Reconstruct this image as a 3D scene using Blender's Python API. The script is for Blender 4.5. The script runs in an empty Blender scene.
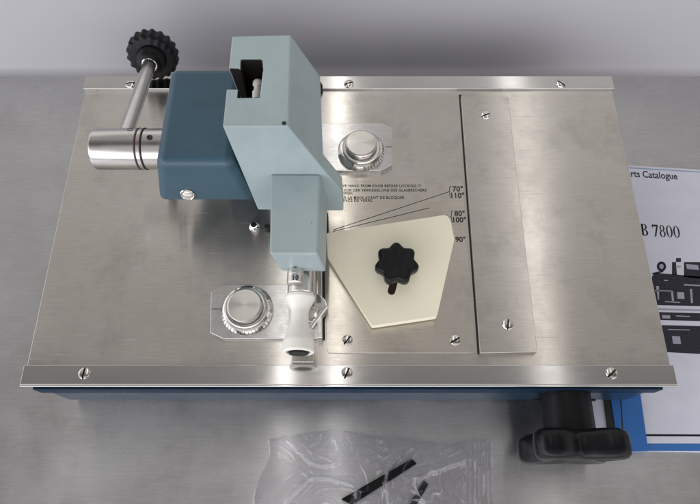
import bpy, bmesh, math, random
from mathutils import Vector, Matrix, noise
random.seed(7)
R = math.radians
S = bpy.context.scene
COL = S.collection
# ------------------------------------------------------------ camera calibration (metres)
H = 0.368; TH = R(23.1); F = 600.0
TABLE = -0.058
def P(px, py, z):
    """point of the level plane z that shows at photo pixel (px, py)"""
    a = (px-350)/F; b = (252-py)/F
    d = Vector((a, math.sin(TH)+b*math.cos(TH), -math.cos(TH)+b*math.sin(TH)))
    t = (z-H)/d.z
    return Vector((d.x*t, d.y*t, z))
cam = bpy.data.cameras.new('camera'); co = bpy.data.objects.new('camera', cam); COL.objects.link(co)
co.location = (0, 0, H); co.rotation_euler = (TH, 0, 0)
cam.sensor_width = 36; cam.lens = 36*F/700; cam.clip_start = .01; cam.clip_end = 100
S.camera = co
S.view_settings.view_transform = 'Standard'; S.view_settings.look = 'None'
S.view_settings.exposure = 0.0

# ------------------------------------------------------------ materials
def mat(name, base, rough=.4, metal=0., **kw):
    m = bpy.data.materials.new(name); m.use_nodes = True
    b = m.node_tree.nodes['Principled BSDF']
    b.inputs['Base Color'].default_value = (*base, 1); b.inputs['Roughness'].default_value = rough
    b.inputs['Metallic'].default_value = metal
    for k, v in kw.items(): b.inputs[k].default_value = v
    return m
def N(m, t, **kw):
    n = m.node_tree.nodes.new(t)
    for k, v in kw.items(): setattr(n, k, v)
    return n
def L(m, a, b): m.node_tree.links.new(a, b)
def noisenode(m, scale, mp=(1, 1, 1), detail=4, coord='Object', rough=.55):
    tc = N(m, 'ShaderNodeTexCoord'); mpn = N(m, 'ShaderNodeMapping')
    mpn.inputs['Scale'].default_value = mp
    nz = N(m, 'ShaderNodeTexNoise'); nz.inputs['Scale'].default_value = scale
    nz.inputs['Detail'].default_value = detail; nz.inputs['Roughness'].default_value = rough
    L(m, tc.outputs[coord], mpn.inputs[0]); L(m, mpn.outputs[0], nz.inputs[0]); return nz.outputs['Fac']
def maprange(m, fac, a, b, lo=.3, hi=.7):
    r = N(m, 'ShaderNodeMapRange'); r.inputs[1].default_value = lo; r.inputs[2].default_value = hi
    r.inputs[3].default_value = a; r.inputs[4].default_value = b
    L(m, fac, r.inputs[0]); return r.outputs[0]
def mul(m, a, b, op='MULTIPLY'):
    n = N(m, 'ShaderNodeMath', operation=op); L(m, a, n.inputs[0])
    if isinstance(b, (int, float)): n.inputs[1].default_value = b
    else: L(m, b, n.inputs[1])
    return n.outputs[0]
def mixcol(m, fac, c1, c2):
    n = N(m, 'ShaderNodeMix', data_type='RGBA'); L(m, fac, n.inputs[0])
    n.inputs[6].default_value = (*c1, 1); n.inputs[7].default_value = (*c2, 1); return n.outputs[2]
def bumped(m, fac, strength, dist=.0005):
    b = m.node_tree.nodes['Principled BSDF']; n = N(m, 'ShaderNodeBump')
    n.inputs['Strength'].default_value = strength; n.inputs['Distance'].default_value = dist
    L(m, fac, n.inputs['Height']); L(m, n.outputs[0], b.inputs['Normal'])

def steel(name, c_lo, c_hi, r_lo, r_hi, aniso=.8, grain=.12, scale=9, scratch=True, stain=.80):
    m = mat(name, c_lo, r_lo, 1.0); b = m.node_tree.nodes['Principled BSDF']
    big = noisenode(m, scale, (1, 1.5, 1), 5, rough=.6)
    col = mixcol(m, maprange(m, big, 0, 1, .32, .68), c_lo, c_hi)
    st = maprange(m, noisenode(m, scale*3.1, (1, .8, 1), 8, rough=.72), 0, .55, .50, .66)     # dull handling stains
    n = N(m, 'ShaderNodeMix', data_type='RGBA'); L(m, st, n.inputs[0]); L(m, col, n.inputs[6]); n.inputs[7].default_value = (*[x*stain for x in c_lo], 1); col = n.outputs[2]
    fine = noisenode(m, 60, (1, 34, 1), 3)          # brushing runs along x
    fm = maprange(m, fine, .93, 1.05)
    mm = N(m, 'ShaderNodeMix', data_type='RGBA', blend_type='MULTIPLY'); mm.inputs[0].default_value = 1
    L(m, col, mm.inputs[6]); L(m, fm, mm.inputs[7]); L(m, mm.outputs[2], b.inputs['Base Color'])
    sm = noisenode(m, scale*2.3, (1, 1, 1), 6, rough=.65)
    rr = maprange(m, sm, r_lo, r_hi, .35, .65)
    if scratch:
        # fine handling scratches: lengthened noise, thresholded, in two directions
        for ang, th in ((.5, .735), (-1.1, .75)):
            tc = N(m, 'ShaderNodeTexCoord'); mp = N(m, 'ShaderNodeMapping'); mp.inputs['Rotation'].default_value = (0, 0, ang)
            mp.inputs['Scale'].default_value = (22, 900, 1)
            nz = N(m, 'ShaderNodeTexNoise'); nz.inputs['Scale'].default_value = 1.0; nz.inputs['Detail'].default_value = 1
            L(m, tc.outputs['Object'], mp.inputs[0]); L(m, mp.outputs[0], nz.inputs[0])
            rr = mul(m, rr, maprange(m, nz.outputs['Fac'], 0, .14, th, th+.05), 'ADD')
    L(m, rr, b.inputs['Roughness'])
    b.inputs['Anisotropic'].default_value = aniso
    t = N(m, 'ShaderNodeCombineXYZ'); t.inputs[1].default_value = 1.0; L(m, t.outputs[0], b.inputs['Tangent'])
    bumped(m, fine, grain, .00006)
    return m
M = {}
M['plate'] = steel('brushed_plate', (.625, .59, .55), (.70, .67, .63), .19, .25, 1.)
M['table'] = steel('worn_table_steel', (.56, .56, .565), (.67, .67, .67), .22, .30, 1., .10, 7, scratch=False, stain=.93)
m = mat('upstand_laminate', (.33, .325, .35), .42); M['wallst'] = m
L(m, mixcol(m, maprange(m, noisenode(m, 5, detail=4), 0, 1, .35, .65), (.34, .335, .36), (.37, .365, .39)), m.node_tree.nodes['Principled BSDF'].inputs['Base Color'])
L(m, maprange(m, noisenode(m, 9, detail=6), .38, .52), m.node_tree.nodes['Principled BSDF'].inputs['Roughness'])
M['trim'] = steel('trim_steel', (.64, .62, .60), (.70, .68, .66), .11, .16, 0., .0, 5)
M['trim'] = mat('polished_trim_steel', (.62, .61, .60), .06, 1.0)
L(M['trim'], maprange(M['trim'], noisenode(M['trim'], 14, (1, 3, 1), 7, rough=.7), .09, .14), M['trim'].node_tree.nodes['Principled BSDF'].inputs['Roughness'])
L(M['trim'], mixcol(M['trim'], maprange(M['trim'], noisenode(M['trim'], 9, (1, 2, 1), 6, rough=.6), 0, 1), (.55, .54, .53), (.65, .64, .63)), M['trim'].node_tree.nodes['Principled BSDF'].inputs['Base Color'])
bumped(M['trim'], noisenode(M['trim'], 7, (1, 1, 1), 3), .25, .0006)
M['bar'] = steel('bar_steel', (.60, .57, .53), (.65, .62, .58), .20, .26, 1., .1, 14)
M['legend'] = steel('legend_steel', (.66, .62, .55), (.70, .665, .60), .22, .27, 1., .06, 14)
M['adj'] = steel('adjuster_steel', (.66, .65, .64), (.74, .73, .72), .20, .27, .95, .12, 25)
M['chrome'] = mat('polished_steel', (.72, .70, .67), .10, 1.0)
bumped(M['chrome'], noisenode(M['chrome'], 160, (1, 1, 1), 4), .08, .0003)
M['satin'] = mat('satin_steel', (.66, .64, .61), .26, 1.0)
L(M['satin'], maprange(M['satin'], noisenode(M['satin'], 120, (1, 1, 1), 5), .18, .36), M['satin'].node_tree.nodes['Principled BSDF'].inputs['Roughness'])
bumped(M['satin'], noisenode(M['satin'], 300, (1, 1, 1), 3), .05, .0002)
M['barrelsteel'] = mat('turned_barrel_steel', (.50, .485, .47), .13, 1.0)
L(M['barrelsteel'], maprange(M['barrelsteel'], noisenode(M['barrelsteel'], 90, (1, 1, 1), 5), .16, .28), M['barrelsteel'].node_tree.nodes['Principled BSDF'].inputs['Roughness'])
# concentric turned face
m = mat('turned_steel', (.66, .64, .60), .22, 1.0); M['turned'] = m
b = m.node_tree.nodes['Principled BSDF']; b.inputs['Anisotropic'].default_value = .85
tg = N(m, 'ShaderNodeTangent', direction_type='RADIAL', axis='Z'); L(m, tg.outputs[0], b.inputs['Tangent'])

def paint(name, c, c2, rough, coat=0., orange=.06, spec=.5, wear=None):
    m = mat(name, c, rough); b = m.node_tree.nodes['Principled BSDF']
    base = mixcol(m, maprange(m, noisenode(m, 40, detail=6), 0, 1, .35, .65), c, c2)
    if wear:
        # soft grime in blotches, then small chips and specks, then rubbed bright corners
        for fac, colr in ((maprange(m, noisenode(m, 28, (1, 1, 1), 8, rough=.7), 0, .30, .50, .72), tuple(x*.62 for x in c)),
                          (maprange(m, noisenode(m, 420, detail=2), 0, .85, .76, .772), wear)):
            n = N(m, 'ShaderNodeMix', data_type='RGBA'); L(m, fac, n.inputs[0]); L(m, base, n.inputs[6]); n.inputs[7].default_value = (*colr, 1); base = n.outputs[2]
        bv = N(m, 'ShaderNodeBevel', samples=4); bv.inputs['Radius'].default_value = .0016
        ge = N(m, 'ShaderNodeNewGeometry'); dt = N(m, 'ShaderNodeVectorMath', operation='DOT_PRODUCT')
        L(m, bv.outputs[0], dt.inputs[0]); L(m, ge.outputs['Normal'], dt.inputs[1])
        edge = mul(m, maprange(m, dt.outputs['Value'], 1, 0, .80, .95), maprange(m, noisenode(m, 70, detail=6, rough=.7), 0, .8, .53, .62))
        n = N(m, 'ShaderNodeMix', data_type='RGBA'); L(m, edge, n.inputs[0]); L(m, base, n.inputs[6]); n.inputs[7].default_value = (*[min(1, x*1.7+.02) for x in c], 1); base = n.outputs[2]
    L(m, base, b.inputs['Base Color'])
    L(m, maprange(m, noisenode(m, 55, detail=5), rough-.06, rough+.08), b.inputs['Roughness'])
    bumped(m, noisenode(m, 900, detail=2), orange, .0002)
    b.inputs['Specular IOR Level'].default_value = spec
    b.inputs['Coat Weight'].default_value = coat; b.inputs['Coat Roughness'].default_value = .2
    return m
M['blue'] = paint('dark_blue_enamel', (.030, .074, .106), (.036, .084, .118), .36, 0, .22, .45, (.012, .02, .03))
M['gloss'] = paint('gloss_blue_enamel', (.012, .036, .066), (.015, .042, .075), .28, .1, .05, .4)
M['rim'] = paint('lip_shade_blue', (.006, .021, .045), (.008, .025, .052), .45, 0, .05, .1)
M['pale'] = paint('pale_blue_enamel', (.305, .380, .392), (.33, .405, .415), .40, .1, .20, .5, (.05, .05, .05))
M['knobblack'] = paint('glossy_black_knob', (.004, .0045, .006), (.007, .0075, .009), .24, 0, .10, .22)
M['cream'] = paint('cream_plastic', (.84, .80, .62), (.87, .83, .66), .5, 0, .03)
M['white'] = paint('white_nylon', (.80, .79, .73), (.84, .83, .77), .42, 0, .03)
M['black'] = paint('black_plastic', (.004, .0045, .006), (.006, .0065, .008), .30, 0, .10, .22)
M['blackmatte'] = paint('black_phenolic', (.004, .0045, .006), (.007, .0075, .009), .38, 0, .10, .18)
M['rubber'] = mat('dark_rubber', (.015, .012, .012), .6)
M['ringred'] = mat('brown_oring', (.05, .015, .012), .4)
M['cavity'] = mat('dark_notch_cavity', (.010, .008, .006), .8, **{'Specular IOR Level': .2})  # the deep notch's darkness is put into its wall colour
M['ink'] = mat('engraved_and_shade_black', (.012, .011, .010), .6)
M['groove'] = mat('groove', (.10, .09, .085), .6)
M['slotbrown'] = mat('slot_stud', (.035, .022, .018), .45)
m = mat('catalogue_paper', (.66, .67, .76), .35); M['paper'] = m
L(m, mixcol(m, maprange(m, noisenode(m, 60, detail=4), 0, 1, .3, .7), (.60, .61, .70), (.66, .67, .76)), m.node_tree.nodes['Principled BSDF'].inputs['Base Color'])
M['paperblue'] = mat('printed_blue', (.035, .15, .42), .4)
M['bluecard'] = mat('blue_card', (.022, .13, .40), .45)
bumped(M['bluecard'], noisenode(M['bluecard'], 200, detail=4), .1, .0004)
M['print'] = mat('print_black', (.012, .012, .018), .5, **{'Specular IOR Level': .2})
M['printgrey'] = mat('print_grey', (.33, .33, .40), .45)
m = mat('halftone_print', (.02, .02, .026), .5, **{'Specular IOR Level': .2}); M['halftone'] = m
L(m, mixcol(m, maprange(m, noisenode(m, 1100, (1, 2, 1), 6, rough=.8), 0, 1, .40, .75), (.014, .014, .020), (.07, .07, .09)), m.node_tree.nodes['Principled BSDF'].inputs['Base Color'])
M['coverline'] = mat('cover_edge_blue', (.25, .36, .50), .4)
# thin clear polythene
m = bpy.data.materials.new('clear_polythene'); m.use_nodes = True; M['bag'] = m
nt = m.node_tree; nt.nodes.remove(nt.nodes['Principled BSDF']); out = nt.nodes['Material Output']
tr = N(m, 'ShaderNodeBsdfTransparent'); tr.inputs[0].default_value = (.96, .96, .97, 1)
gl = N(m, 'ShaderNodeBsdfGlossy'); gl.inputs['Roughness'].default_value = .06; gl.inputs['Color'].default_value = (.9, .9, .92, 1)
df = N(m, 'ShaderNodeBsdfDiffuse'); df.inputs[0].default_value = (.6, .6, .65, 1)
fr = N(m, 'ShaderNodeLayerWeight'); fr.inputs[0].default_value = .5
mx = N(m, 'ShaderNodeMixShader'); mx2 = N(m, 'ShaderNodeMixShader'); mx2.inputs[0].default_value = .02
L(m, mul(m, mul(m, mul(m, fr.outputs['Facing'], 1.8, 'POWER'), .62), .035, 'ADD'), mx.inputs[0]); L(m, tr.outputs[0], mx.inputs[1]); L(m, gl.outputs[0], mx.inputs[2])
L(m, mx.outputs[0], mx2.inputs[1]); L(m, df.outputs[0], mx2.inputs[2]); L(m, mx2.outputs[0], out.inputs['Surface'])

# ------------------------------------------------------------ mesh helpers
def link(name, bm, m, parent=None, smooth=True, bevel=None, seg=3, loc=None, rot=None, sharp=23):
    bmesh.ops.recalc_face_normals(bm, faces=bm.faces)
    me = bpy.data.meshes.new(name); bm.to_mesh(me); bm.free()
    for x in (m if isinstance(m, (list, tuple)) else [m]): me.materials.append(x)
    o = bpy.data.objects.new(name, me); COL.objects.link(o)
    if loc is not None: o.location = loc
    if rot is not None: o.rotation_euler = rot
    if parent: o.parent = parent
    finish(o, smooth, bevel, seg, sharp); return o
def finish(o, smooth, bevel, seg=3, sharp=23):
    me = o.data
    if smooth:
        me.polygons.foreach_set('use_smooth', [True]*len(me.polygons))
        me.set_sharp_from_angle(angle=R(sharp))
    if bevel:
        b = o.modifiers.new('bevel', 'BEVEL'); b.width = bevel; b.segments = seg; b.limit_method = 'ANGLE'
        b.angle_limit = R(20); b.harden_normals = True; b.use_clamp_overlap = True
def prism(bm, pts, z0, z1, mi=0):
    """vertical prism on a list of xy points"""
    lo = [bm.verts.new((p[0], p[1], z0)) for p in pts]; hi = [bm.verts.new((p[0], p[1], z1)) for p in pts]
    n = len(pts); fs = [bm.faces.new(lo[::-1]), bm.faces.new(hi)]
    for i in range(n): fs.append(bm.faces.new((lo[i], lo[(i+1) % n], hi[(i+1) % n], hi[i])))
    for f in fs: f.material_index = mi
    return fs
def box(bm, x0, x1, y0, y1, z0, z1): return prism(bm, [(x0, y0), (x1, y0), (x1, y1), (x0, y1)], z0, z1)
def lathe(bm, prof, n=48, mtx=None, mi=0):
    """profile [(r, z)] turned about z; mtx places it"""
    rings = []
    for r, z in prof:
        if r < 1e-7: rings.append([bm.verts.new((0, 0, z))])
        else: rings.append([bm.verts.new((r*math.cos(2*math.pi*i/n), r*math.sin(2*math.pi*i/n), z)) for i in range(n)])
    for a, b in zip(rings, rings[1:]):
        for i in range(n):
            j = (i+1) % n
            if len(a) == 1 and len(b) == 1: continue
            if len(a) == 1: f = bm.faces.new((a[0], b[i], b[j]))
            elif len(b) == 1: f = bm.faces.new((a[i], a[j], b[0]))
            else: f = bm.faces.new((a[i], a[j], b[j], b[i]))
            f.material_index = mi
    if mtx is not None:
        bmesh.ops.transform(bm, matrix=mtx, verts=[v for r in rings for v in r])
def axis_m(p, d):
    q = Vector(d).normalized().to_track_quat('Z', 'Y')
    return Matrix.Translation(p) @ q.to_matrix().to_4x4()
def roundpoly(pts, r, n=5):
    """round the corners of a polygon"""
    out = []; m = len(pts)
    for i in range(m):
        p = Vector(pts[i][:2]); a = Vector(pts[i-1][:2]); c = Vector(pts[(i+1) % m][:2])
        u = (a-p).normalized(); v = (c-p).normalized(); rr = min(r, (a-p).length*.45, (c-p).length*.45)
        s, e = p+u*rr, p+v*rr
        for k in range(n+1):
            t = k/n; out.append((1-t)**2*s+2*t*(1-t)*p+t*t*e)
    return out
def tag(o, label=None, cat=None, group=None, kind=None):
    if label: o['label'] = label
    if cat: o['category'] = cat
    if group: o['group'] = group
    if kind: o['kind'] = kind
    return o
def text_mesh(name, s, size, m, parent, p, rotz=0, ax='LEFT', sx=1.0, extr=.00008, bold=0.0, space=1.0):
    c = bpy.data.curves.new(name, 'FONT'); c.body = s; c.size = size; c.align_x = ax; c.extrude = extr
    c.offset = bold; c.resolution_u = 3; c.space_character = space
    t = bpy.data.objects.new('tmp', c); COL.objects.link(t)
    dg = bpy.context.evaluated_depsgraph_get(); me = bpy.data.meshes.new_from_object(t.evaluated_get(dg))
    bpy.data.objects.remove(t); bpy.data.curves.remove(c)
    me.materials.clear(); me.materials.append(m)
    o = bpy.data.objects.new(name, me); COL.objects.link(o)
    o.location = p; o.rotation_euler = (0, 0, rotz); o.scale = (sx, 1, 1); o.parent = parent
    return o

# ------------------------------------------------------------ setting
bm = bmesh.new(); WY = P(350, 71, TABLE).y
CR = .006
prof = [(-.75, TABLE), (WY-CR, TABLE)] + [(WY-CR+CR*math.sin(R(a)), TABLE+CR-CR*math.cos(R(a))) for a in range(15, 91, 15)]
vs = [[bm.verts.new((x, y, z)) for x in (-1.0, 1.0)] for y, z in prof[:2]]
for a, b_ in zip(vs, vs[1:]): bm.faces.new((a[0], a[1], b_[1], b_[0]))
tag(link('table_surface', bm, M['table']), 'scuffed brushed stainless steel bench top', kind='structure')
bm = bmesh.new(); top = .075
LEAN = .42        # the upstand slopes back
pr = [prof[1]] + [(y+max(0, z-TABLE)*LEAN, z) for y, z in prof[2:]] + [(WY+(top-TABLE)*LEAN, top-.004), (WY+.003+(top-TABLE)*LEAN, top-.0005), (WY+.006+(top-TABLE)*LEAN, top), (WY+.13, top), (WY+.13, TABLE)]
vs = [[bm.verts.new((x, y, z)) for x in (-1.0, 1.0)] for y, z in pr]
for a, b_ in zip(vs, vs[1:]): bm.faces.new((a[0], a[1], b_[1], b_[0]))
tag(link('wall', bm, M['wallst']), 'grey steel upstand behind the bench', kind='structure')

# ------------------------------------------------------------ the machine
root = bpy.data.objects.new('glass_breaking_machine', None); COL.objects.link(root)
root.location = (0, .185, TABLE); root.empty_display_size = .05
tag(root, 'stainless topped glass strip breaking machine with blue case, pale blue arm and black knobs', 'laboratory machine')
root_inv = Matrix.Translation(-root.location)
def part(name, bm, m, parent=root, **kw):
    o = link(name, bm, m, parent, **kw)
    if parent is root: o.matrix_parent_inverse = root_inv
    return o
def sub(o, parent):
    o.parent = parent; o.matrix_parent_inverse = Matrix.Identity(4); return o
XW = .2000
fl = P(20, 385, 0); fr_ = P(676, 385, 0); bl = P(87, 77, 0); br = P(612, 77, 0)
x0, x1 = (fl.x+bl.x)/2, (fr_.x+br.x)/2
yf, yb = fl.y, bl.y; ys = P(350, 365, 0).y; yt = P(350, 90, 0).y
# housing
bm = bmesh.new()
box(bm, x0+.0065, x1-.0075, yf-.0008, yb-.03, TABLE+.006, -.0035)
part('housing', bm, M['gloss'], bevel=.003)
bm = bmesh.new(); box(bm, x0+.0060, x1-.0070, yf-.0022, yf-.0010, -.0150, -.0031)
part('lip_shade_bar', bm, M['rim'], bevel=.0005)  # bar added in darker blue to carry the shade under the lip
for fx in (x0+.03, x1-.03):
    for fy in (yf+.03, yb-.08):
        bm = bmesh.new(); lathe(bm, [(0, TABLE), (.009, TABLE), (.0085, TABLE+.0055), (0, TABLE+.0055)], 24, Matrix.Translation((fx, fy, 0)))
        part('rubber_foot', bm, M['rubber'])
bm = bmesh.new(); box(bm, x0+.001, x1-.001, yf+.001, yb-.001, -.003, -.0008)
plate = part('top_plate', bm, M['plate'], bevel=.0004)
PZ = -.0008
def screw(parent, px, py, z, r=.0036, ang=0., h=.0014, name='screw', hexa=False):
    c = P(px, py, z+h*.6); bm = bmesh.new()
    prof = [(r*.98, -.0004), (r, h*.35), (r*.9, h*.75), (r*.7, h*.95), (r*.35, h*1.08), (0, h*1.12)]
    lathe(bm, prof, 32)
    me_o = link(name, bm, M['chrome'], parent)
    # a real sawn slot
    cb = bmesh.new(); w = r*.15
    prism(cb, [(-r*1.3, -w), (r*1.3, -w), (r*1.3, w), (-r*1.3, w)], h*.2, h*2)
    boolean(me_o, cb, M['ink'])
    me_o.location = (c.x, c.y, z); me_o.rotation_euler = (0, 0, ang)
    if parent is root: me_o.matrix_parent_inverse = root_inv
    return me_o
def boolean(o, cutbm, cutmat, smooth=True):
    bmesh.ops.recalc_face_normals(cutbm, faces=cutbm.faces)
    cm = bpy.data.meshes.new('cut'); cutbm.to_mesh(cm); cutbm.free(); cm.materials.append(cutmat)
    # close open bottoms
    b0 = bmesh.new(); b0.from_mesh(o.data)
    bmesh.ops.holes_fill(b0, edges=b0.edges, sides=0); bmesh.ops.recalc_face_normals(b0, faces=b0.faces); b0.to_mesh(o.data); b0.free()
    c = bpy.data.objects.new('cut', cm); COL.objects.link(c); c.matrix_world = o.matrix_world
    md = o.modifiers.new('b', 'BOOLEAN'); md.operation = 'DIFFERENCE'; md.solver = 'EXACT'; md.object = c
    try: md.material_mode = 'TRANSFER'
    except Exception: pass
    bpy.context.view_layer.update()
    dg = bpy.context.evaluated_depsgraph_get()
    me = bpy.data.meshes.new_from_object(o.evaluated_get(dg)); old = o.data
    o.modifiers.clear(); o.data = me; me.name = o.name
    bpy.data.objects.remove(c)
    if smooth: finish(o, True, None)
# trims
bm = bmesh.new(); box(bm, x0, x1, yf, ys-.0002, PZ+.0001, .0012)
ft = part('front_trim', bm, M['trim'], bevel=.0004)
bm = bmesh.new(); box(bm, x0, x1, yt+.0002, yb, PZ+.0001, .0012)
bt = part('back_trim', bm, M['trim'], bevel=.0004)
# turned down lip of the trim
bm = bmesh.new(); box(bm, x0, x1, yf-.0012, yf-.0001, -.0028, .0011)
part('trim_lip', bm, M['chrome'], bevel=.0004)
for (px, a) in ((84, 1.5), (347, 1.15), (612, .7)): screw(ft, px, 373, .0012, ang=a)
for (px, a) in ((130, .15), (349, .35), (561, -.7)): screw(bt, px, 83.5, .0012, ang=a)
# raised guide bar
bar = [P(461, 96, .0035), P(508, 97, .0035), P(537.5, 352, .0035), P(480, 353, .0035)]
bm = bmesh.new(); prism(bm, bar, PZ+.0001, .0035)
gb = part('guide_bar', bm, M['bar'], bevel=.00035)
screw(gb, 486, 115, .0035, r=.0035, ang=.4, h=.0009); screw(gb, 508, 324, .0035, r=.0035, ang=1.4, h=.0009)
sl = [P(458.9, 95, PZ), P(461.5, 95, PZ), P(481, 354.6, PZ), P(477.6, 354.6, PZ)]
bm = bmesh.new(); prism(bm, sl, PZ+.0001, PZ+.0003)
part('slot_shade', bm, M['ink'])  # flat black strip painted for the shadowed gap beside the bar
# legend plate
lg = roundpoly([P(327, 353, 0), P(475, 353, 0), P(462.5, 178, 0), P(322, 178, 0)], .003)
bm = bmesh.new(); prism(bm, lg, PZ+.0001, PZ+.0010)
lp = part('legend_plate', bm, M['legend'], bevel=.0002)
LZ = PZ+.0010
screw(lp, 347.5, 340, LZ, r=.0034, ang=.9); screw(lp, 455.5, 340, LZ, r=.0034, ang=.5)
screw(lp, 460.5, 183, LZ, r=.0009, ang=.2, h=.0006, name='rivet')
def line3(name, a, b, w, z, m, parent):
    a = P(*a, z); b = P(*b, z); d = (b-a).normalized(); n = Vector((-d.y, d.x, 0))*w/2
    bm = bmesh.new(); prism(bm, [a-n, b-n, b+n, a+n], z+.00002, z+.00010)
    return link(name, bm, m, parent)
sw = .00042
line3('angle_line', (333, 230), (450, 191.5), sw, LZ, M['ink'], lp)
line3('angle_line', (333, 231.5), (429, 208), sw, LZ, M['ink'], lp)
line3('angle_line', (440, 216.3), (447, 215), sw, LZ, M['ink'], lp)
def txt(s, px, py, hpx, z=LZ, m=None, parent=lp, sx=1., bold=.0, name='lettering', space=1.0, ax='LEFT', rotz=0):
    p = P(px, py, z+.00006); d = (P(px, py-hpx, z)-P(px, py, z)).length
    return text_mesh(name, s, d/.70, m or M['ink'], parent, p, rotz, ax, sx, bold=bold, space=space)
T = [("REMOVE HAND FROM KNOB BEFORE LOCKING IT", 332, 187.0, 421),
     ("HAND VOR DER VERRIEGELUNG DES GLASBRECHERS", 331, 191.4, 426.5),
     ("ENTFERNEN.", 337, 194.4, 353),
     ("OTER LA MAIN AVANT DE BLOQUER", 336, 198.8, 404.5),
     ("LA PINCE DE VERRE.", 335, 201.6, 373)]
for s, a, y, e in T:
    o = txt(s, a, y, 2.5, bold=.00004, space=1.1)
    w = o.dimensions.x if o.dimensions.x > 0 else max(v.co.x for v in o.data.vertices)
    w = max(v.co.x for v in o.data.vertices)
    o.scale.x = (P(e, y, LZ).x-P(a, y, LZ).x)/w
for s, x, y in (("70°", 452.5, 191.3), ("110°", 450, 197.8), ("80°", 454.5, 215.8), ("100°", 452, 222.2), ("90°", 455.5, 241.8)):
    txt(s, x, y, 5.0, bold=.00013, sx=.97)
for (x, y0, y1) in ((449.6, 186, 198), (451.5, 210, 222.5)):
    my = (y0+y1)/2
    line3('brace', (x+1.2, y0), (x+.2, y0+1.2), sw, LZ, M['ink'], lp); line3('brace', (x, y0+1), (x, my-.6), sw, LZ, M['ink'], lp)
    line3('brace', (x, my+.6), (x+.4, y1-1), sw, LZ, M['ink'], lp); line3('brace', (x+.2, y1-1.2), (x+1.6, y1), sw, LZ, M['ink'], lp)
    line3('brace', (x-1.6, my), (x, my), sw, LZ, M['ink'], lp)
# cream guide plate
CZ0, CZ1 = .0020, .0075
cp = roundpoly([P(326.5, 233, CZ1), P(327.5, 257, CZ1), P(372, 326, CZ1), P(437, 316.5, CZ1), P(454.5, 239, CZ1), P(450.5, 219.5, CZ1), P(446, 214.5, CZ1)], .0012, 3)
bm = bmesh.new(); prism(bm, cp, CZ0, CZ1)
cream = part('guide_plate', bm, M['cream'], bevel=.0006)
cb = bmesh.new()
a = P(391.5, 291, CZ1); b_ = P(399, 262, CZ1); d = (b_-a).normalized(); n = Vector((-d.y, d.x, 0))*.0024
stad = [a + Matrix.Rotation(t, 3, 'Z') @ (-n) for t in [0]]
ring = []
for k in range(9):
    t = math.pi*k/8; ring.append(a + n*math.cos(t) - d*.0024*math.sin(t))
for k in range(9):
    t = math.pi*k/8; ring.append(b_ - n*math.cos(t) + d*.0024*math.sin(t))
prism(cb, ring, -.01, .02)
cream.modifiers.clear(); boolean(cream, cb, M['cream'], smooth=True)
finish(cream, True, .0005, 3)
bm = bmesh.new()
ring2 = [((p-(a+b_)/2)*.97+(a+b_)/2) for p in ring]
prism(bm, ring2, LZ+.0001, CZ1-.0012); part('slot_stud', bm, M['slotbrown'], bevel=.0003)
bm = bmesh.new(); lathe(bm, [(.012, LZ), (.012, CZ0-.0001)], 32, Matrix.Translation(P(385, 270, 0)))
bmesh.ops.holes_fill(bm, edges=bm.edges, sides=0); part('spacer', bm, M['satin'])
# star knob
def lobed(bm, n_l, r0, amp, z0, z1, ph=0, rnd=.002, seg=168, power=1.0, dish=0.0):
    rings = []
    levels = [(z0, -rnd), (z0+rnd*.5, -rnd*.15), (z0+rnd, 0), (z1-rnd, 0), (z1-rnd*.5, -rnd*.13), (z1-rnd*.13, -rnd*.5), (z1, -rnd)]
    def rad(t):
        c = math.cos(n_l*(t-ph)); c = math.copysign(abs(c)**power, c); return r0+amp*c
    for z, off in levels:
        rings.append([bm.verts.new(((rad(2*math.pi*i/seg)+off)*math.cos(2*math.pi*i/seg), (rad(2*math.pi*i/seg)+off)*math.sin(2*math.pi*i/seg), z)) for i in range(seg)])
    for s, dz in ((.9, 0), (.6, -dish), (.3, -dish)):
        rings.append([bm.verts.new((v.co.x*s, v.co.y*s, z1+dz)) for v in rings[6]])
    for a_, b2 in zip(rings, rings[1:]):
        for i in range(seg): bm.faces.new((a_[i], a_[(i+1) % seg], b2[(i+1) % seg], b2[i]))
    bm.faces.new(rings[0][::-1]); bm.faces.new(rings[-1])
kc = P(397, 262, .021); bm = bmesh.new()
lobed(bm, 7, .0127, .0013, .0125, .0215, ph=R(90), rnd=.0024, power=.95, dish=.0003)
bmesh.ops.translate(bm, verts=bm.verts, vec=(kc.x, kc.y, 0))
lathe(bm, [(.0055, .0072), (.0055, .0130)], 32, Matrix.Translation((kc.x, kc.y, 0)))
sk = part('star_knob', bm, M['black'], sharp=60)
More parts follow.
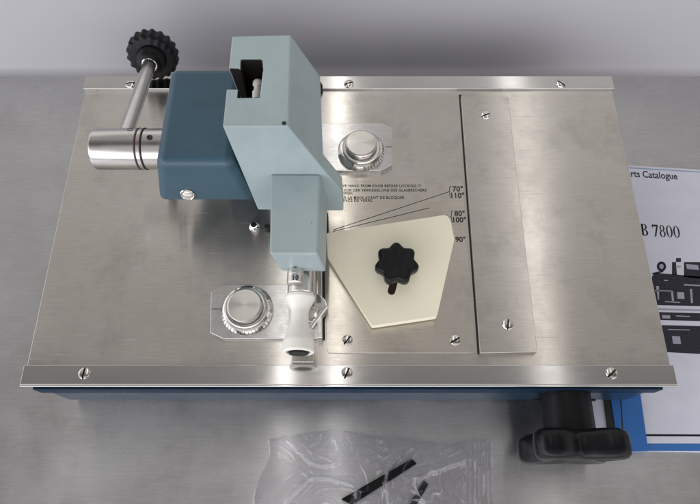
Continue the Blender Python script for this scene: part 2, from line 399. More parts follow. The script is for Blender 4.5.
# adjusters
def adjuster(px, py, poly, linepts, name_m=M['adj'], flip=False):
    bm = bmesh.new(); prism(bm, poly, PZ+.0001, .0030)
    pl = part('adjuster_plate', bm, name_m, bevel=.0004)
    line3('index_line', linepts[0], linepts[1], .0004, .0030, M['ink'], pl)
    c = P(px, py, .005)
    bm = bmesh.new(); lathe(bm, [(0, .0031), (.0163, .0031), (.0165, .0040), (.0165, .0046), (.0150, .0072), (.0138, .0078), (.0136, .0078), (0, .0078)], 72)
    # graduation ticks cut as thin dark inlays on the bevelled skirt
    dial = link('dial', bm, M['chrome'], None, loc=(c.x, c.y, 0)); dial.parent = root; dial.matrix_parent_inverse = root_inv
    bm = bmesh.new()
    for k in range(22):
        t = R(150+k*8.5) if not flip else R(-80+k*8.5)
        d = Vector((math.cos(t), math.sin(t), 0)); n_ = Vector((-d.y, d.x, 0))*.00016
        pa = d*.01655; pb = d*.01535; q = [pa-n_, pb-n_, pb+n_, pa+n_]; zz = [.0047, .00675, .00675, .0047]
        v = [bm.verts.new((q[i].x, q[i].y, zz[i]+.00012)) for i in range(4)]; v2 = [bm.verts.new((q[i].x, q[i].y, zz[i]-.0002)) for i in range(4)]
        bm.faces.new(v); bm.faces.new(v2[::-1])
        for i in range(4): bm.faces.new((v[i], v[(i+1) % 4], v2[(i+1) % 4], v2[i]))
    sub(link('graduation', bm, M['ink'], None), dial)
    bm = bmesh.new()
    lathe(bm, [(.0134, .0079), (.0134, .0088), (.0128, .0095), (.0116, .0098), (.0112, .0098)], 72)
    g = part('button_collar', bm, M['satin']); g.location = (c.x, c.y, 0)
    bm = bmesh.new()
    lathe(bm, [(.0110, .0079), (.0110, .0140), (.0106, .0146), (.0099, .0149), (0, .0149)], 72)
    g = part('push_button', bm, M['turned']); g.location = (c.x, c.y, 0)
fp = [P(223, 284.5, .003), P(211, 292, .003), P(210, 332.5, .003), P(223, 338.5, .003), P(322, 338.5, .003), P(322, 284.5, .003)][::-1]
adjuster(247, 309.5, fp, ((211.5, 309), (221.5, 309)))
bp = [P(319, 123, .003), P(383, 123, .003), P(392.5, 128, .003), P(392.5, 164.5, .003), P(381, 170.5, .003), P(319, 170.5, .003)]
adjuster(361, 150.5, bp, ((385, 147), (392, 147)), flip=True)

# ---- pale arm head
def V(px, py, z): return P(px, py, z)
ZT = .10; SK = .158; Y0 = P(222.5, 126.5, ZT).y
def frontplane(px, py):      # the arm's front face leans: y = .187-(ZT-z)*SK
    t = P(px, py, 0).y/H; z = (t*H-(Y0-ZT*SK))/(t+SK); return P(px, py, z)
A_, B_, C_, D_ = V(232, 36, ZT), V(290.5, 34.5, ZT), V(288.5, 126.5, ZT), V(222.5, 126.5, ZT)
E_ = frontplane(259, 210); J_ = frontplane(342, 192); F_ = frontplane(343.5, 211); K_ = C_.lerp(J_, (frontplane(323, 170)-C_).length/(J_-C_).length)
G_ = Vector((V(320.5, 80, K_.z).x, A_.y, K_.z))
zb = E_.z
bm = bmesh.new()
backl = Vector((E_.x-.0, A_.y, K_.z)); 
# upper body: profile at front and back, from top to z=K
El = frontplane(258, 210)
tK = (ZT-K_.z)/(ZT-El.z); fLK = D_.lerp(El, tK)
def hexa(bm, top, bot):
    t = [bm.verts.new(v) for v in top]; b2 = [bm.verts.new(v) for v in bot]; n = len(t)
    bm.faces.new(t); bm.faces.new(b2[::-1])
    for i in range(n): bm.faces.new((t[i], t[(i+1) % n], b2[(i+1) % n], b2[i]))
bA = Vector((fLK.x-.0015, A_.y, K_.z))
FT = .011
Kb = K_.lerp(G_, FT/(G_-K_).length); LKb = fLK.lerp(bA, FT/(bA-fLK).length); off = Vector((0, FT, 0))
pts = dict(A=A_, B=B_, C=C_, D=D_, E=El, F=F_, J=J_, K=K_, G=G_, a=bA, k=Kb, l=LKb, e=El+off, f=F_+off, j=J_+off)
vv = {k: bm.verts.new(p) for k, p in pts.items()}
for f in ('DEFJKC', 'ADCB', 'CKkGB', 'KJjk', 'JFfj', 'EefF', 'kjfel', 'laGk', 'ABGa', 'DAaleE'): bm.faces.new([vv[c] for c in f])
head = part('arm_head', bm, M['pale'])
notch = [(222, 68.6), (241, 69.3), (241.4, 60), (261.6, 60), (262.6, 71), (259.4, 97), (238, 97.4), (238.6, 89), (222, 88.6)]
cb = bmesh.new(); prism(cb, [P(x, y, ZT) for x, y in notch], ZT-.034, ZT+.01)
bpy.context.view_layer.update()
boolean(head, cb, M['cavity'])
finish(head, True, .0009, 3)
# flared flange in front and column beneath
bm = bmesh.new(); box(bm, El.x+.004, -.022, E_.y+.0125, .235, PZ, K_.z-.0002)
part('arm_column', bm, M['pale'], bevel=.002)
# nose
ZN = frontplane(295, 174).z
n1, n2, n3, n4 = P(270.5, 174, ZN), P(320, 174, ZN), P(318, 254, ZN), P(269.5, 254, ZN)
zl = .034
m1 = Vector((P(281, 271, zl).x, n1.y, zl)); m2 = Vector((P(327, 262, zl).x, n1.y, zl)); m3 = P(326, 272, zl); m4 = P(281, 271, zl)
bm = bmesh.new(); hexa(bm, [n1, n4, n3, n2], [m1, m4, m3, m2])
nose = part('arm_nose', bm, M['pale'], bevel=.0014, seg=4)
bm = bmesh.new(); box(bm, P(300, 250, .02).x-.007, P(300, 250, .02).x+.0075, n4.y+.004, n1.y, PZ, zl-.0002)
part('nose_column', bm, M['satin'], bevel=.001)
# dark stop beside the nose
bm = bmesh.new(); q = [P(326.2, 213, .006), P(328.2, 213, .006), P(328.6, 235, .006), P(326.6, 235, .006)]
prism(bm, q, LZ, .006); part('stop_strip', bm, M['ink'])
# seam screws on the head
bm = bmesh.new(); lathe(bm, [(0, -.0004), (.0012, -.0004), (.0012, .0002), (0, .0003)], 16, Matrix.Translation(P(284, 125.2, ZT)+Vector((0, .0012, 0))))
part('locating_pin', bm, M['ink'])
# white roller in the opening
rc = P(257.5, 90, .085); bm = bmesh.new()
lathe(bm, [(0, -.002), (.0026, -.002), (.003, 0), (.003, .003), (.0022, .0035), (.0022, .007), (.003, .0075), (.003, .0095), (.0024, .0105), (0, .0105)], 24, axis_m(rc+Vector((0, -.004, -.001)), (0, 1, .1)))
part('roller', bm, M['white'])
# round boss seen behind the head's right edge
bm = bmesh.new(); c = P(314.5, 87, .004)
lathe(bm, [(0, PZ), (.0060, PZ), (.0060, .0022), (.0052, .003), (0, .003)], 32, Matrix.Translation((c.x, c.y+.001, .0012)))
part('pivot_boss', bm, M['blackmatte'])
bm = bmesh.new(); lathe(bm, [(0, .0031), (.0048, .0031), (.0044, .006), (0, .0062)], 32, Matrix.Translation((c.x-.0006, c.y+.0006, .0012)))
part('boss_cap', bm, M['satin'])

# ---- dark blue gear case
BZ = .075
u = [P(168, 67, BZ), P(155.5, 163, BZ), P(240, 164, BZ), P(240, 67, BZ)]
blz = .034
l1 = P(158, 203, blz); l2 = P(258, 203, blz)
bm = bmesh.new()
x_right = A_.x-.0005
bt_ = [Vector((u[1].x, u[0].y, blz)), Vector((l1.x, l1.y, blz)), Vector((El.x+.001, l1.y, blz)), Vector((D_.x+.004, u[0].y, blz))]
tp_ = [Vector((u[1].x, u[0].y, BZ)), Vector((u[1].x, u[1].y, BZ)), Vector((D_.x+.001, u[1].y, BZ)), Vector((D_.x+.001, u[0].y, BZ))]
hexa(bm, tp_, bt_)
case = part('gear_case', bm, M['blue'], bevel=.0055, seg=7)
# its front bolt, set in a recess
fc = P(187.5, 193.5, .0445)
bm = bmesh.new(); lathe(bm, [(.0040, -.0006), (.0044, .0004), (.0040, .0009), (.0034, .0003), (.0030, -.0002), (.0028, .0007), (.0015, .0012), (0, .0013)], 32,
                        axis_m(fc+Vector((0, -.0006, 0)), (0, -1, .28)))
part('case_bolt', bm, M['chrome'])
# support post under the case
bm = bmesh.new(); box(bm, u[1].x+.024, D_.x+.004, u[1].y+.030, u[0].y-.01, PZ, blz+.0002)
part('case_base', bm, M['blue'], bevel=.002)

# ---- chrome barrel with lever
bc0 = P(95.5, 148, .052); bc1 = P(160, 148, .052); rb = .0128
yb_ = P(120, 149, .052).y
bm = bmesh.new(); xs = bc0.x; xe = u[1].x+.004
lathe(bm, [(0, 0), (.0112, 0), (.0124, .0008), (rb, .002), (rb, P(140.5, 148, .052).x-xs), (rb-.0008, P(140.6, 148, .052).x-xs), (rb-.0008, P(142.5, 148, .052).x-xs), (rb, P(142.6, 148, .052).x-xs),
           (rb, P(146, 148, .052).x-xs), (rb-.0008, P(146.1, 148, .052).x-xs), (rb-.0008, P(148, 148, .052).x-xs), (rb-.0003, P(148.1, 148, .052).x-xs), (rb-.0003, xe-xs), (0, xe-xs)], 64,
      axis_m(Vector((xs, yb_, .052)), (1, 0, 0)))
barrel = part('barrel', bm, M['barrelsteel'])
for px in (141.5, 147):
    bm = bmesh.new(); c = P(px, 148, .052)
    bmesh.ops.create_grid  # (torus by hand)
    n1_, n2_ = 64, 10
    vv = [[bm.verts.new((c.x+.0006*math.cos(2*math.pi*j/n2_), yb_+(rb-.0004+.0006*math.sin(2*math.pi*j/n2_))*math.cos(2*math.pi*i/n1_), .052+(rb-.0004+.0006*math.sin(2*math.pi*j/n2_))*math.sin(2*math.pi*i/n1_))) for j in range(n2_)] for i in range(n1_)]
    for i in range(n1_):
        for j in range(n2_): bm.faces.new((vv[i][j], vv[(i+1) % n1_][j], vv[(i+1) % n1_][(j+1) % n2_], vv[i][(j+1) % n2_]))
    link('o_ring', bm, M['ringred'] if px < 145 else M['rubber'], barrel)
for px, t in ((129, 96), (151, 110)):
    d = Vector((0, math.cos(R(180-t)), math.sin(R(t)))); d = Vector((0, math.cos(R(t-38)), math.sin(R(t-38)))) if px == 129 else Vector((0, math.cos(R(90)), math.sin(R(90))))
    c = Vector((P(px, 148, .06).x, yb_, .052)) + d*(rb+.00002)
    bm = bmesh.new(); lathe(bm, [(.0018, -.0008), (.0017, .00012), (.0014, .0001), (.0012, -.0001), (0, -.0001)], 24, axis_m(c, d))
    link('set_hole', bm, M['ink'], barrel)
# lever rod, going back and slightly down
ra = Vector((P(125.5, 138, .052).x, yb_+.006, .054)); rbp = P(150.5, 62, .026)
bm = bmesh.new(); ln = (rbp-ra).length; d = (rbp-ra).normalized()
lathe(bm, [(.0047, 0), (.0046, ln*.5), (.0044, ln), (.0036, ln+.0015), (0, ln+.0015)], 40, axis_m(ra, d))
lever = part('lever_rod', bm, M['barrelsteel'])
bm = bmesh.new(); R0 = .0180
lobed(bm, 18, R0-.0006, .0008, .0045, .0155, rnd=.0022, seg=216, dish=.001)
lathe(bm, [(.0050, -.004), (.0085, -.003), (.0098, .000), (.0108, .0048)], 40)
for k in range(0, 0): pass
bmesh.ops.transform(bm, matrix=axis_m(rbp, d), verts=bm.verts)
lk = part('lever_knob', bm, M['blackmatte'], sharp=60)
bm = bmesh.new(); lathe(bm, [(.0052, 0), (.0056, .0006), (.0050, .0014), (.0046, .0014)], 32, axis_m(rbp-d*.0052, d))
link('ferrule', bm, M['chrome'], lk)

# ---- plunger pointing at the viewer under the nose
AZ = .024; ax = lambda py: P(300, py, AZ)
ycyl0 = ax(262).y; yc1 = ax(292).y; xc = P(300.5, 290, AZ).x
def along(prof, m, name, x=xc, z=AZ, parent=root, n=48):
    bm = bmesh.new(); lathe(bm, prof, n, Matrix.Translation((x, 0, z)) @ Matrix.Rotation(R(90), 4, 'X'))   # local z -> -y
    return part(name, bm, m) if parent is root else link(name, bm, m, parent)
def yy(py, z=AZ+.006):
    if py > 340: py = 340+(py-340)*.74
    return -P(300, py, z).y
along([(0, yy(250)), (.0084, yy(250)), (.0084, yy(291)), (.0078, yy(292.3)), (0, yy(292.3))], M['satin'], 'collet', x=xc+.0006)
bm = bmesh.new(); pz = .0372; pt_ = pz+.0048; py0 = P(295, 258, pt_).y; py1 = P(295, 281.5, pt_).y; px_ = P(295, 268, pt_).x
lathe(bm, [(0, -py0-.006), (.0048, -py0-.006), (.0048, -py0), (.0048, -P(295, 272.6, pt_).y), (.0045, -P(295, 273, pt_).y), (.0048, -P(295, 273.6, pt_).y), (.0048, -py1-.0005), (.0043, -py1), (0, -py1)], 40, Matrix.Translation((px_, 0, pz)) @ Matrix.Rotation(R(90), 4, 'X'))
pin = part('scale_pin', bm, M['satin'])
for s_, yy0, hh in (('10', 279.6, 4.6), ('o', 267.5, 4.6)):
    pc = P(295.2, yy0, pt_+.0002); text_mesh('scale_mark', s_, .0040, M['ink'], pin, pc, 0, 'CENTER', 1, bold=.00008)
h = along([(0, yy(292.4)), (.0086, yy(292.4)), (.0090, yy(293.6)), (.0090, yy(296)), (.0074, yy(301)), (.0057, yy(306.5)), (.0054, yy(309)), (.0054, yy(318)), (.0058, yy(322)), (.0072, yy(330)), (.0086, yy(336)), (.0092, yy(338)), (.0094, yy(340)),
          (.0095, yy(352)), (.0092, yy(353.5)), (.0084, yy(354)), (.0073, yy(354)), (.0070, yy(353)), (.0068, yy(345)), (0, yy(345))], M['white'], 'plunger_handle')
along([(0, yy(354.4)), (.0056, yy(354.4)), (.0056, yy(345.6)), (0, yy(345.6))], M['ink'], 'bore_shade', z=AZ-.0024)  # black disc standing in for the shade inside the hollow end
# bits of mechanism to the right of the plunger
bm = bmesh.new(); a = P(311, 327, .005); b_ = P(326.5, 306, .009); lathe(bm, [(0, 0), (.0015, 0), (.0015, (b_-a).length), (0, (b_-a).length)], 20, axis_m(a, b_-a))
part('latch_pin', bm, M['satin'])
bm = bmesh.new(); c = P(314, 308, .004)
lathe(bm, [(0, .0031), (.0085, .0031), (.0088, .0036), (.0082, .0075), (.0070, .0078), (0, .0078)], 40, Matrix.Translation((c.x, c.y, 0)))
part('latch_disc', bm, M['chrome'])
bm = bmesh.new(); prism(bm, [P(x, y, .006) for x, y in ((291, 361), (313.5, 361), (313.5, 345), (291, 345))], PZ+.0001, .003)
part('glass_stop', bm, M['satin'], bevel=.0005)
bm = bmesh.new(); prism(bm, [P(x, y, .007) for x, y in ((317.5, 338), (322.5, 338), (322, 266), (317, 266))], .0031, .0075)
part('side_rail', bm, M['satin'], bevel=.0006)
bm = bmesh.new(); prism(bm, [P(x, y, .002) for x, y in ((322.7, 339), (325, 339), (324.5, 266), (322.2, 266))], PZ+.0001, .0008)
part('rail_gap', bm, M['ink'])
# little fittings on the plate behind the nose
bm = bmesh.new(); c = P(254, 225.5, .003)
lathe(bm, [(.0036, PZ), (.0036, .0006), (.0026, .0012), (.0026, .0040), (.0021, .0046), (0, .0046)], 24, Matrix.Translation((c.x, c.y, 0)))
part('plate_stud', bm, M['chrome'])
bm = bmesh.new(); c = P(267, 227, .003)
lathe(bm, [(.0022, PZ), (.0022, .0035), (.0016, .0040), (0, .0040)], 20, Matrix.Translation((c.x, c.y, 0)))
part('plate_stud', bm, M['ink'])
# ---- front clover knob
kz = -.0205; kx = P(568, 420, kz).x
def fy(py, z): return P(568, py, z).y
sy1 = yf+.0012; sy0 = fy(433, kz); 
bm = bmesh.new()
lathe(bm, [(.0160, -sy1-.002), (.0160, -sy0)], 64, Matrix.Translation((P(566, 410, kz).x, 0, kz)) @ Matrix.Rotation(R(90), 4, 'X'))
bmesh.ops.holes_fill(bm, edges=bm.edges, sides=0)
fk = part('knob_shaft', bm, M['blackmatte'])
bm = bmesh.new(); lathe(bm, [(0, -.0195), (.0008, -.0195), (.0008, .0195), (0, .0195)], 16, axis_m(Vector((P(566, 410, kz).x, P(566, 400, kz).y, kz)), (1, 0, 0)))
link('cross_pin', bm, M['ink'], fk)
bm = bmesh.new(); lobed(bm, 4, .0285, .0075, -.0, .0175, ph=R(45), rnd=.0050, seg=200, power=1, dish=.002)
bmesh.ops.transform(bm, matrix=Matrix.Translation((P(571, 445, kz).x, sy0+.0005, kz)) @ Matrix.Rotation(R(90), 4, 'X'), verts=bm.verts)
part('clover_knob', bm, M['knobblack'], sharp=60)

# ------------------------------------------------------------ catalogue
cat = bpy.data.objects.new('catalogue', None); COL.objects.link(cat)
TZ = TABLE+.0003
c0 = P(660, 300, TABLE); cat.location = (c0.x, c0.y, TABLE)
tag(cat, 'white printed parts catalogue with blue band, lying on the bench under the machine\'s right side', 'catalogue')
cinv = Matrix.Translation(-cat.location)
def cpart(name, pts, z0, z1, m, parent=cat, **kw):
    bm = bmesh.new(); prism(bm, pts, z0, z1); o = link(name, bm, m, parent, **kw)
    o.matrix_parent_inverse = cinv if parent is cat else Matrix.Identity(4); return o
pg = [P(570, 163, TZ), P(728, 172.5, TZ), P(745, 453, TZ), P(570, 450, TZ)]
cover = cpart('cover', pg, TZ-.0002, TZ+.0020, M['paper'], bevel=.0003)
Z2 = TZ+.0020
def cs(name, pts, m, k=1): return cpart(name, [P(x, y, Z2) for x, y in pts], Z2+.00004*k, Z2+.00004*k+.00004, m, cover)
cs('blue_band', [(600, 443.5), (742, 443.5), (742, 451), (600, 451)], M['paperblue'])
cs('dark_rule', [(600, 434), (742, 434.5), (742, 436.6), (600, 436)], M['print'])
cs('edge_line', [(600, 165.6), (727, 173.3), (727, 174.2), (600, 166.6)], M['coverline'])
rz = R(-4)
def ctext(s, xe, y, hpx, bold, sx=1.):
    p = P(xe, y, Z2+.0001); d = (P(xe, y-hpx, Z2)-P(xe, y, Z2)).length
    o = text_mesh('lettering', s, d/.70, M['print'], cover, p, rz, 'RIGHT', sx, bold=.00008, extr=.00003); return o
ctext('Parts Catalogue', 678, 179.5, 6.5, 0, .78)
# serif figures drawn as thick-and-thin outlines
def ell(cx, cy, rx, ry, n=32): return [(cx+rx*math.cos(2*math.pi*i/n), cy+ry*math.sin(2*math.pi*i/n)) for i in range(n)]
def glyph_mesh(shapes):
    bm = bmesh.new()
    for s in shapes:
        if s[0] == 'ring':
            _, o_, i_ = s; a_ = [bm.verts.new((x, y, 0)) for x, y in o_]; b2 = [bm.verts.new((x, y, 0)) for x, y in i_]; n = len(a_)
            for k in range(n): bm.faces.new((a_[k], a_[(k+1) % n], b2[(k+1) % n], b2[k]))
        else: bm.faces.new([bm.verts.new((x, y, 0)) for x, y in s[1]])
    return bm
def fig(ch, ox):
    if ch == '0': return [('ring', ell(ox+.30, .36, .27, .37), ell(ox+.30, .36, .14, .34))]
    if ch == '8': return [('ring', ell(ox+.30, .54, .21, .19), ell(ox+.30, .54, .10, .155)), ('ring', ell(ox+.30, .19, .25, .205), ell(ox+.30, .19, .13, .17))]
    if ch == '7': return [('p', [(ox+.05, .73), (ox+.05, .50), (ox+.09, .50), (ox+.12, .62), (ox+.42, .62), (ox+.18, -.01), (ox+.31, -.01), (ox+.56, .66), (ox+.56, .73)])]
    if ch == 'B': return [('p', [(ox, 0), (ox+.30, 0), (ox+.30, .03), (ox+.24, .05), (ox+.24, .68), (ox+.30, .70), (ox+.30, .73), (ox, .73), (ox, .70), (ox+.08, .68), (ox+.08, .05), (ox, .03)]),
                          ('ring', ell(ox+.33, .555, .22, .175), ell(ox+.30, .555, .12, .145)), ('ring', ell(ox+.34, .19, .27, .19), ell(ox+.30, .19, .16, .16))]
    if ch == 'K': return [('p', [(ox, 0), (ox+.32, 0), (ox+.32, .03), (ox+.24, .05), (ox+.24, .68), (ox+.32, .70), (ox+.32, .73), (ox, .73), (ox, .70), (ox+.08, .68), (ox+.08, .05), (ox, .03)]),
                          ('p', [(ox+.24, .30), (ox+.29, .30), (ox+.66, .70), (ox+.60, .70)]), ('p', [(ox+.34, .42), (ox+.58, 0), (ox+.78, 0), (ox+.46, .50)])]
    if ch == 'L': return [('p', [(ox, 0), (ox+.6, 0), (ox+.62, .22), (ox+.58, .22), (ox+.5, .05), (ox+.24, .05), (ox+.24, .68), (ox+.32, .70), (ox+.32, .73), (ox, .73), (ox, .70), (ox+.08, .68), (ox+.08, .05), (ox, .03)])]
shapes = []; ox = 0
for ch, w in (('L', .70), ('K', .82), ('B', .66), (' ', .30), ('7', .60), ('8', .60), ('0', .61), ('0', .61)):
    if ch != ' ': shapes += fig(ch, ox)
    ox += w
bm = glyph_mesh(shapes); pe = P(681, 238, Z2); ps = P(652.5, 234.8, Z2)
hg = (P(680, 226.5, Z2)-P(680, 238, Z2)).length/.73
wsc = (pe-ps).length/(2.42*hg)
for v in bm.verts: v.co = Vector(((v.co.x-ox)*hg*wsc, v.co.y*hg, 0))
o = link('lettering', bm, M['print'], cover, smooth=False, loc=(pe.x, pe.y, Z2+.00012), rot=(0, 0, rz)); o.matrix_parent_inverse = Matrix.Identity(4)
# printed machine picture: flat print on the cover
bm = bmesh.new()
def fp_(pts, k=1):
    v = [P(x, y, Z2+.00005*k) for x, y in pts]; bm.faces.new([bm.verts.new(p) for p in v])
blk = [
 [(652, 276), (657, 273), (730, 279), (731, 288), (652, 288)],
 [(652, 288), (731, 288), (732, 307), (654, 305)],
 [(656, 312), (733, 314), (735, 322), (658, 320)],
 [(660, 325), (735, 327), (738, 356), (664, 352)],
 [(672, 262), (676, 262), (677, 275), (672, 275)], [(676, 258), (681, 258), (681, 262), (676, 262)], [(684, 262), (700, 262), (704, 279), (684, 277)],
 [(652, 273), (663, 270.5), (663.5, 272), (653, 275)],
]
for s in blk: fp_(s)
pb = bm; link('printed_picture', pb, M['halftone'], cover, smooth=False)
bm = bmesh.new()
for s in (ell(661.5, 266.5, 4.6, 5, 20),): fp_(s, 2)
link('printed_picture', bm, M['print'], cover, smooth=False)
bm = bmesh.new()
for s in ([(684, 284), (700, 285), (700, 286.2), (684, 285.4)], [(690, 289), (692, 289), (693, 303), (691, 303)], [(704, 289), (722, 290), (722, 291), (704, 290)], [(708, 294), (716, 294.4), (717, 302), (709, 301.6)],
          [(677, 292), (684, 292.3), (684.6, 299), (677.6, 298.7)], [(668, 329), (690, 329.6), (690, 330.4), (668, 330)], [(672, 336), (680, 336.3), (681, 344), (673, 343.6)], [(700, 332), (722, 333), (723, 334), (700, 333)], [(676, 315.4), (690, 316), (690, 317), (676, 316.4)],
          [(686, 264), (698, 265), (699, 270), (687, 269)], ell(661.5, 266.5, 2.2, 2.6, 16), [(664, 281), (668, 281), (668, 279.8), (664, 279.8)], [(655, 290), (672, 290.5), (672, 291.6), (655, 291)], [(671, 291), (673, 291), (674, 301), (672, 301)],
          [(656, 286), (659, 286), (659, 300), (658, 300)], [(665, 301), (680, 302), (680, 303), (665, 302)], [(676, 266), (681, 266), (681, 267.5), (676, 267.5)], [(662, 315), (670, 315.3), (670.4, 318.6), (662.4, 318.2)], [(657, 308.4), (733, 310.4), (733, 312), (657, 310)]): fp_(s, 3)
link('printed_picture', bm, M['printgrey'], cover, smooth=False)
# ------------------------------------------------------------ blue card
card = bpy.data.objects.new('blue_folder', None); COL.objects.link(card)
cc = P(625, 420, TABLE); card.location = (cc.x, cc.y, TABLE)
tag(card, 'plain blue card folder with black spine, sticking out under the machine beside the black knob', 'folder')
kinv = Matrix.Translation(-card.location)
Z3 = TZ+.0042
for nm, pts, z0, z1, mm in (('sheet', [(611, 398), (606, 360), (636, 360), (648.5, 451), (619, 452)], Z2+.0002, Z3, M['bluecard']),
                            ('spine', [(604, 398), (600, 360), (605.6, 360), (610.6, 398), (618.6, 452), (611, 452)], Z2+.0002, Z3-.0006, M['ink'])):
    bm = bmesh.new(); prism(bm, [P(x, y, Z3) for x, y in pts], z0, z1); o = link(nm, bm, mm, card, bevel=.0003); o.matrix_parent_inverse = kinv
    if nm == 'sheet':
        bm = bmesh.new(); prism(bm, [P(x, y, Z3) for x, y in ((619.2, 385), (620.3, 385), (624.6, 451), (623.4, 451))], Z3+.00003, Z3+.0001)
        link('crease', bm, M['ink'], o)
# ------------------------------------------------------------ plastic bag and the black strips in it
def bagz(x, y, seed, amp):
    v = Vector((x*38, y*38, seed)); w = Vector((noise.noise(v*.7), noise.noise(v*.7+Vector((9, 3, 1))), 0))*1.3
    a = 1-abs(noise.noise(v*.6+w))*2; a = a*a*a if a > 0 else 0
    b2 = 1-abs(noise.noise(v*1.7+w+Vector((4, 4, 4))))*2.2; b2 = b2**4 if b2 > 0 else 0
    c2 = 1-abs(noise.noise(v*3.1+w*2+Vector((7, 1, 2))))*2.6; c2 = c2**3 if c2 > 0 else 0
    return amp*(.9*a + .16*c2 + .38*b2 + .35*(noise.noise(v*.5)+.5) + .05*noise.noise(v*6))
q0, q1, q2, q3 = P(262, 438, TABLE), P(491, 437, TABLE), P(494, 575, TABLE), P(255, 575, TABLE)
bm = bmesh.new(); NX, NY = 240, 150; lay = []
for sgn in (1, 0):
    g = []
    for j in range(NY+1):
        row = []
        for i in range(NX+1):
            s, t = i/NX, j/NY
            jx = .03*noise.noise(Vector((t*3, 1.3, 0)))
            p = q0.lerp(q1, s).lerp(q3.lerp(q2, s), t)
            p.x += jx*(1-s)*.3; p.y += .006*noise.noise(Vector((s*5, 2.2, 0)))*(1-t)*(1-s) + .003*math.sin(s*5.5)*(1-t)
            e = min(1, 8*s, 8*(1-s), 6*t)*1.0; e = max(0, e)**.5
            if sgn: z = TABLE+.0006+e*bagz(p.x, p.y, 3.1, .0042) + .0012*e
            else: z = TABLE+.0003
            if s > .88 and sgn: z = TABLE+.0012+.0008*(math.sin(s*2*math.pi*26+.8*noise.noise(Vector((0, t*9, 0))))+1)+e*bagz(p.x, p.y, 3.1, .0012)
            row.append(bm.verts.new((p.x, p.y, z)))
        g.append(row)
    lay.append(g)
for g in lay:
    for j in range(NY):
        for i in range(NX): bm.faces.new((g[j][i], g[j][i+1], g[j+1][i+1], g[j+1][i]))
a_, b2 = lay
for i in range(NX):
    bm.faces.new((a_[0][i], b2[0][i], b2[0][i+1], a_[0][i+1])); bm.faces.new((a_[NY][i], a_[NY][i+1], b2[NY][i+1], b2[NY][i]))
for j in range(NY):
    bm.faces.new((a_[j][0], a_[j+1][0], b2[j+1][0], b2[j][0])); bm.faces.new((a_[j][NX], b2[j][NX], b2[j+1][NX], a_[j+1][NX]))
bag = link('plastic_bag', bm, M['bag'], sharp=80); 
tag(bag, 'clear crumpled zip plastic bag lying on the bench in front of the machine', 'plastic bag')
def strip(name, pts, lab):
    pts = [P(x, y, TABLE+.004) for x, y in pts]; c = sum(pts, Vector())/4; bm = bmesh.new()
    prism(bm, [p-c for p in pts], -.0026, -.0004); o = link(name, bm, M['blackmatte'], None, bevel=.0004, loc=(c.x, c.y, TABLE+.0040)); tag(o, lab, 'strip', 'black strips inside the plastic bag')
strip('plastic_strip', [(412, 458.5), (417, 463.5), (352, 505), (341, 499)], 'thin black strip lying slanted inside the clear bag, the longer one')
strip('plastic_strip', [(424, 480), (429, 484), (408, 520), (402, 517)], 'short black strip end at the bottom edge, inside the clear bag')

# ------------------------------------------------------------ light
def lamp(name, x, y, z, sx, sy, power, col, rot=(0, 0, 0)):
    l = bpy.data.lights.new(name, 'AREA'); l.shape = 'RECTANGLE'; l.size = sx; l.size_y = sy; l.energy = power; l.color = col
    o = bpy.data.objects.new(name, l); COL.objects.link(o); o.location = (x, y, z); o.rotation_euler = rot; return o
lamp('fluorescent_lamp', -.235, 1.28, 1.8, .05, 2.35, 1.25, (1, .97, .93))
lamp('fluorescent_lamp', -.048, 1.28, 1.8, .05, 2.35, 1.25, (1, .97, .93))
lamp('fluorescent_lamp', .72, 1.28, 1.8, .09, 2.35, 1.0, (1, .97, .93))
w = bpy.data.worlds.new('World'); S.world = w; w.use_nodes = True
class W: node_tree = w.node_tree
bg = w.node_tree.nodes['Background']; bg.inputs[1].default_value = 1.0
tc = N(W, 'ShaderNodeTexCoord'); sp = N(W, 'ShaderNodeSeparateXYZ'); L(W, tc.outputs['Generated'], sp.inputs[0])
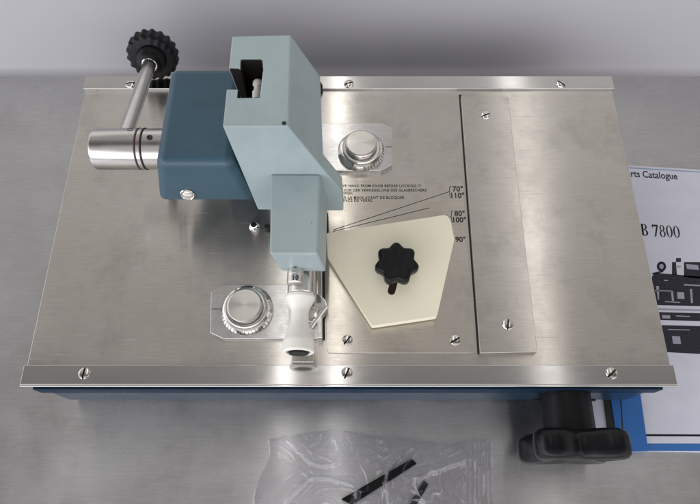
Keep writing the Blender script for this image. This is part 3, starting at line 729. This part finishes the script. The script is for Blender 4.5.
def ramp(src, stops):
    rp = N(W, 'ShaderNodeValToRGB'); cr = rp.color_ramp; cr.interpolation = 'EASE'
    while len(cr.elements) < len(stops): cr.elements.new(.5)
    for e, (p, c) in zip(cr.elements, stops): e.position = p; e.color = (*c, 1) if isinstance(c, tuple) else (c, c, c, 1)
    L(W, src, rp.inputs[0]); return rp.outputs[0]
ysrc = mul(W, mul(W, sp.outputs[1], .5), .5, 'ADD')
# ceiling, darker over and behind the photographer
ceil = ramp(ysrc, [(.10, (.75, .74, .74)), (.34, (.62, .60, .60)), (.42, (.18, .165, .16)), (.50, (.14, .125, .125)), (.57, (.25, .235, .23)), (.66, (.46, .445, .43)), (.80, (.50, .485, .475)), (1, (.5, .49, .49))])
# pale walls and windows of the room, low round the horizon, brightest behind the photographer
low = ramp(sp.outputs[2], [(0, 0.), (.02, 1.), (.40, 1.), (.66, 0.)])
side = ramp(ysrc, [(0, (2.3, 2.3, 2.42)), (.45, (1.9, 1.9, 1.98)), (.75, (.5, .5, .5))])
nz = N(W, 'ShaderNodeTexNoise'); nz.inputs['Scale'].default_value = 2.2; nz.inputs['Detail'].default_value = 1; L(W, tc.outputs['Generated'], nz.inputs[0])
def mixw(a, b, bt, fac=1.0):
    n = N(W, 'ShaderNodeMix', data_type='RGBA', blend_type=bt); n.inputs[0].default_value = fac
    L(W, a, n.inputs[6]); L(W, b, n.inputs[7]); return n.outputs[2]
c = mixw(ceil, maprange(W, nz.outputs['Fac'], .85, 1.15), 'MULTIPLY')
up = ramp(sp.outputs[2], [(0, .10), (.10, .5), (.3, 1.)])
xsrc = mul(W, mul(W, sp.outputs[0], .5), .5, 'ADD')      # windows to the left, plain wall to the right
side = mixw(side, ramp(xsrc, [(0, (1.35, 1.35, 1.37)), (.5, (1.05, 1.05, 1.05)), (.72, (.52, .50, .50)), (1, (.34, .32, .32))]), 'MULTIPLY')
c = mixw(mixw(c, up, 'MULTIPLY'), mixw(side, low, 'MULTIPLY'), 'ADD')
L(W, c, bg.inputs[0])

S.render.engine = 'CYCLES'
S.cycles.transparent_max_bounces = 24
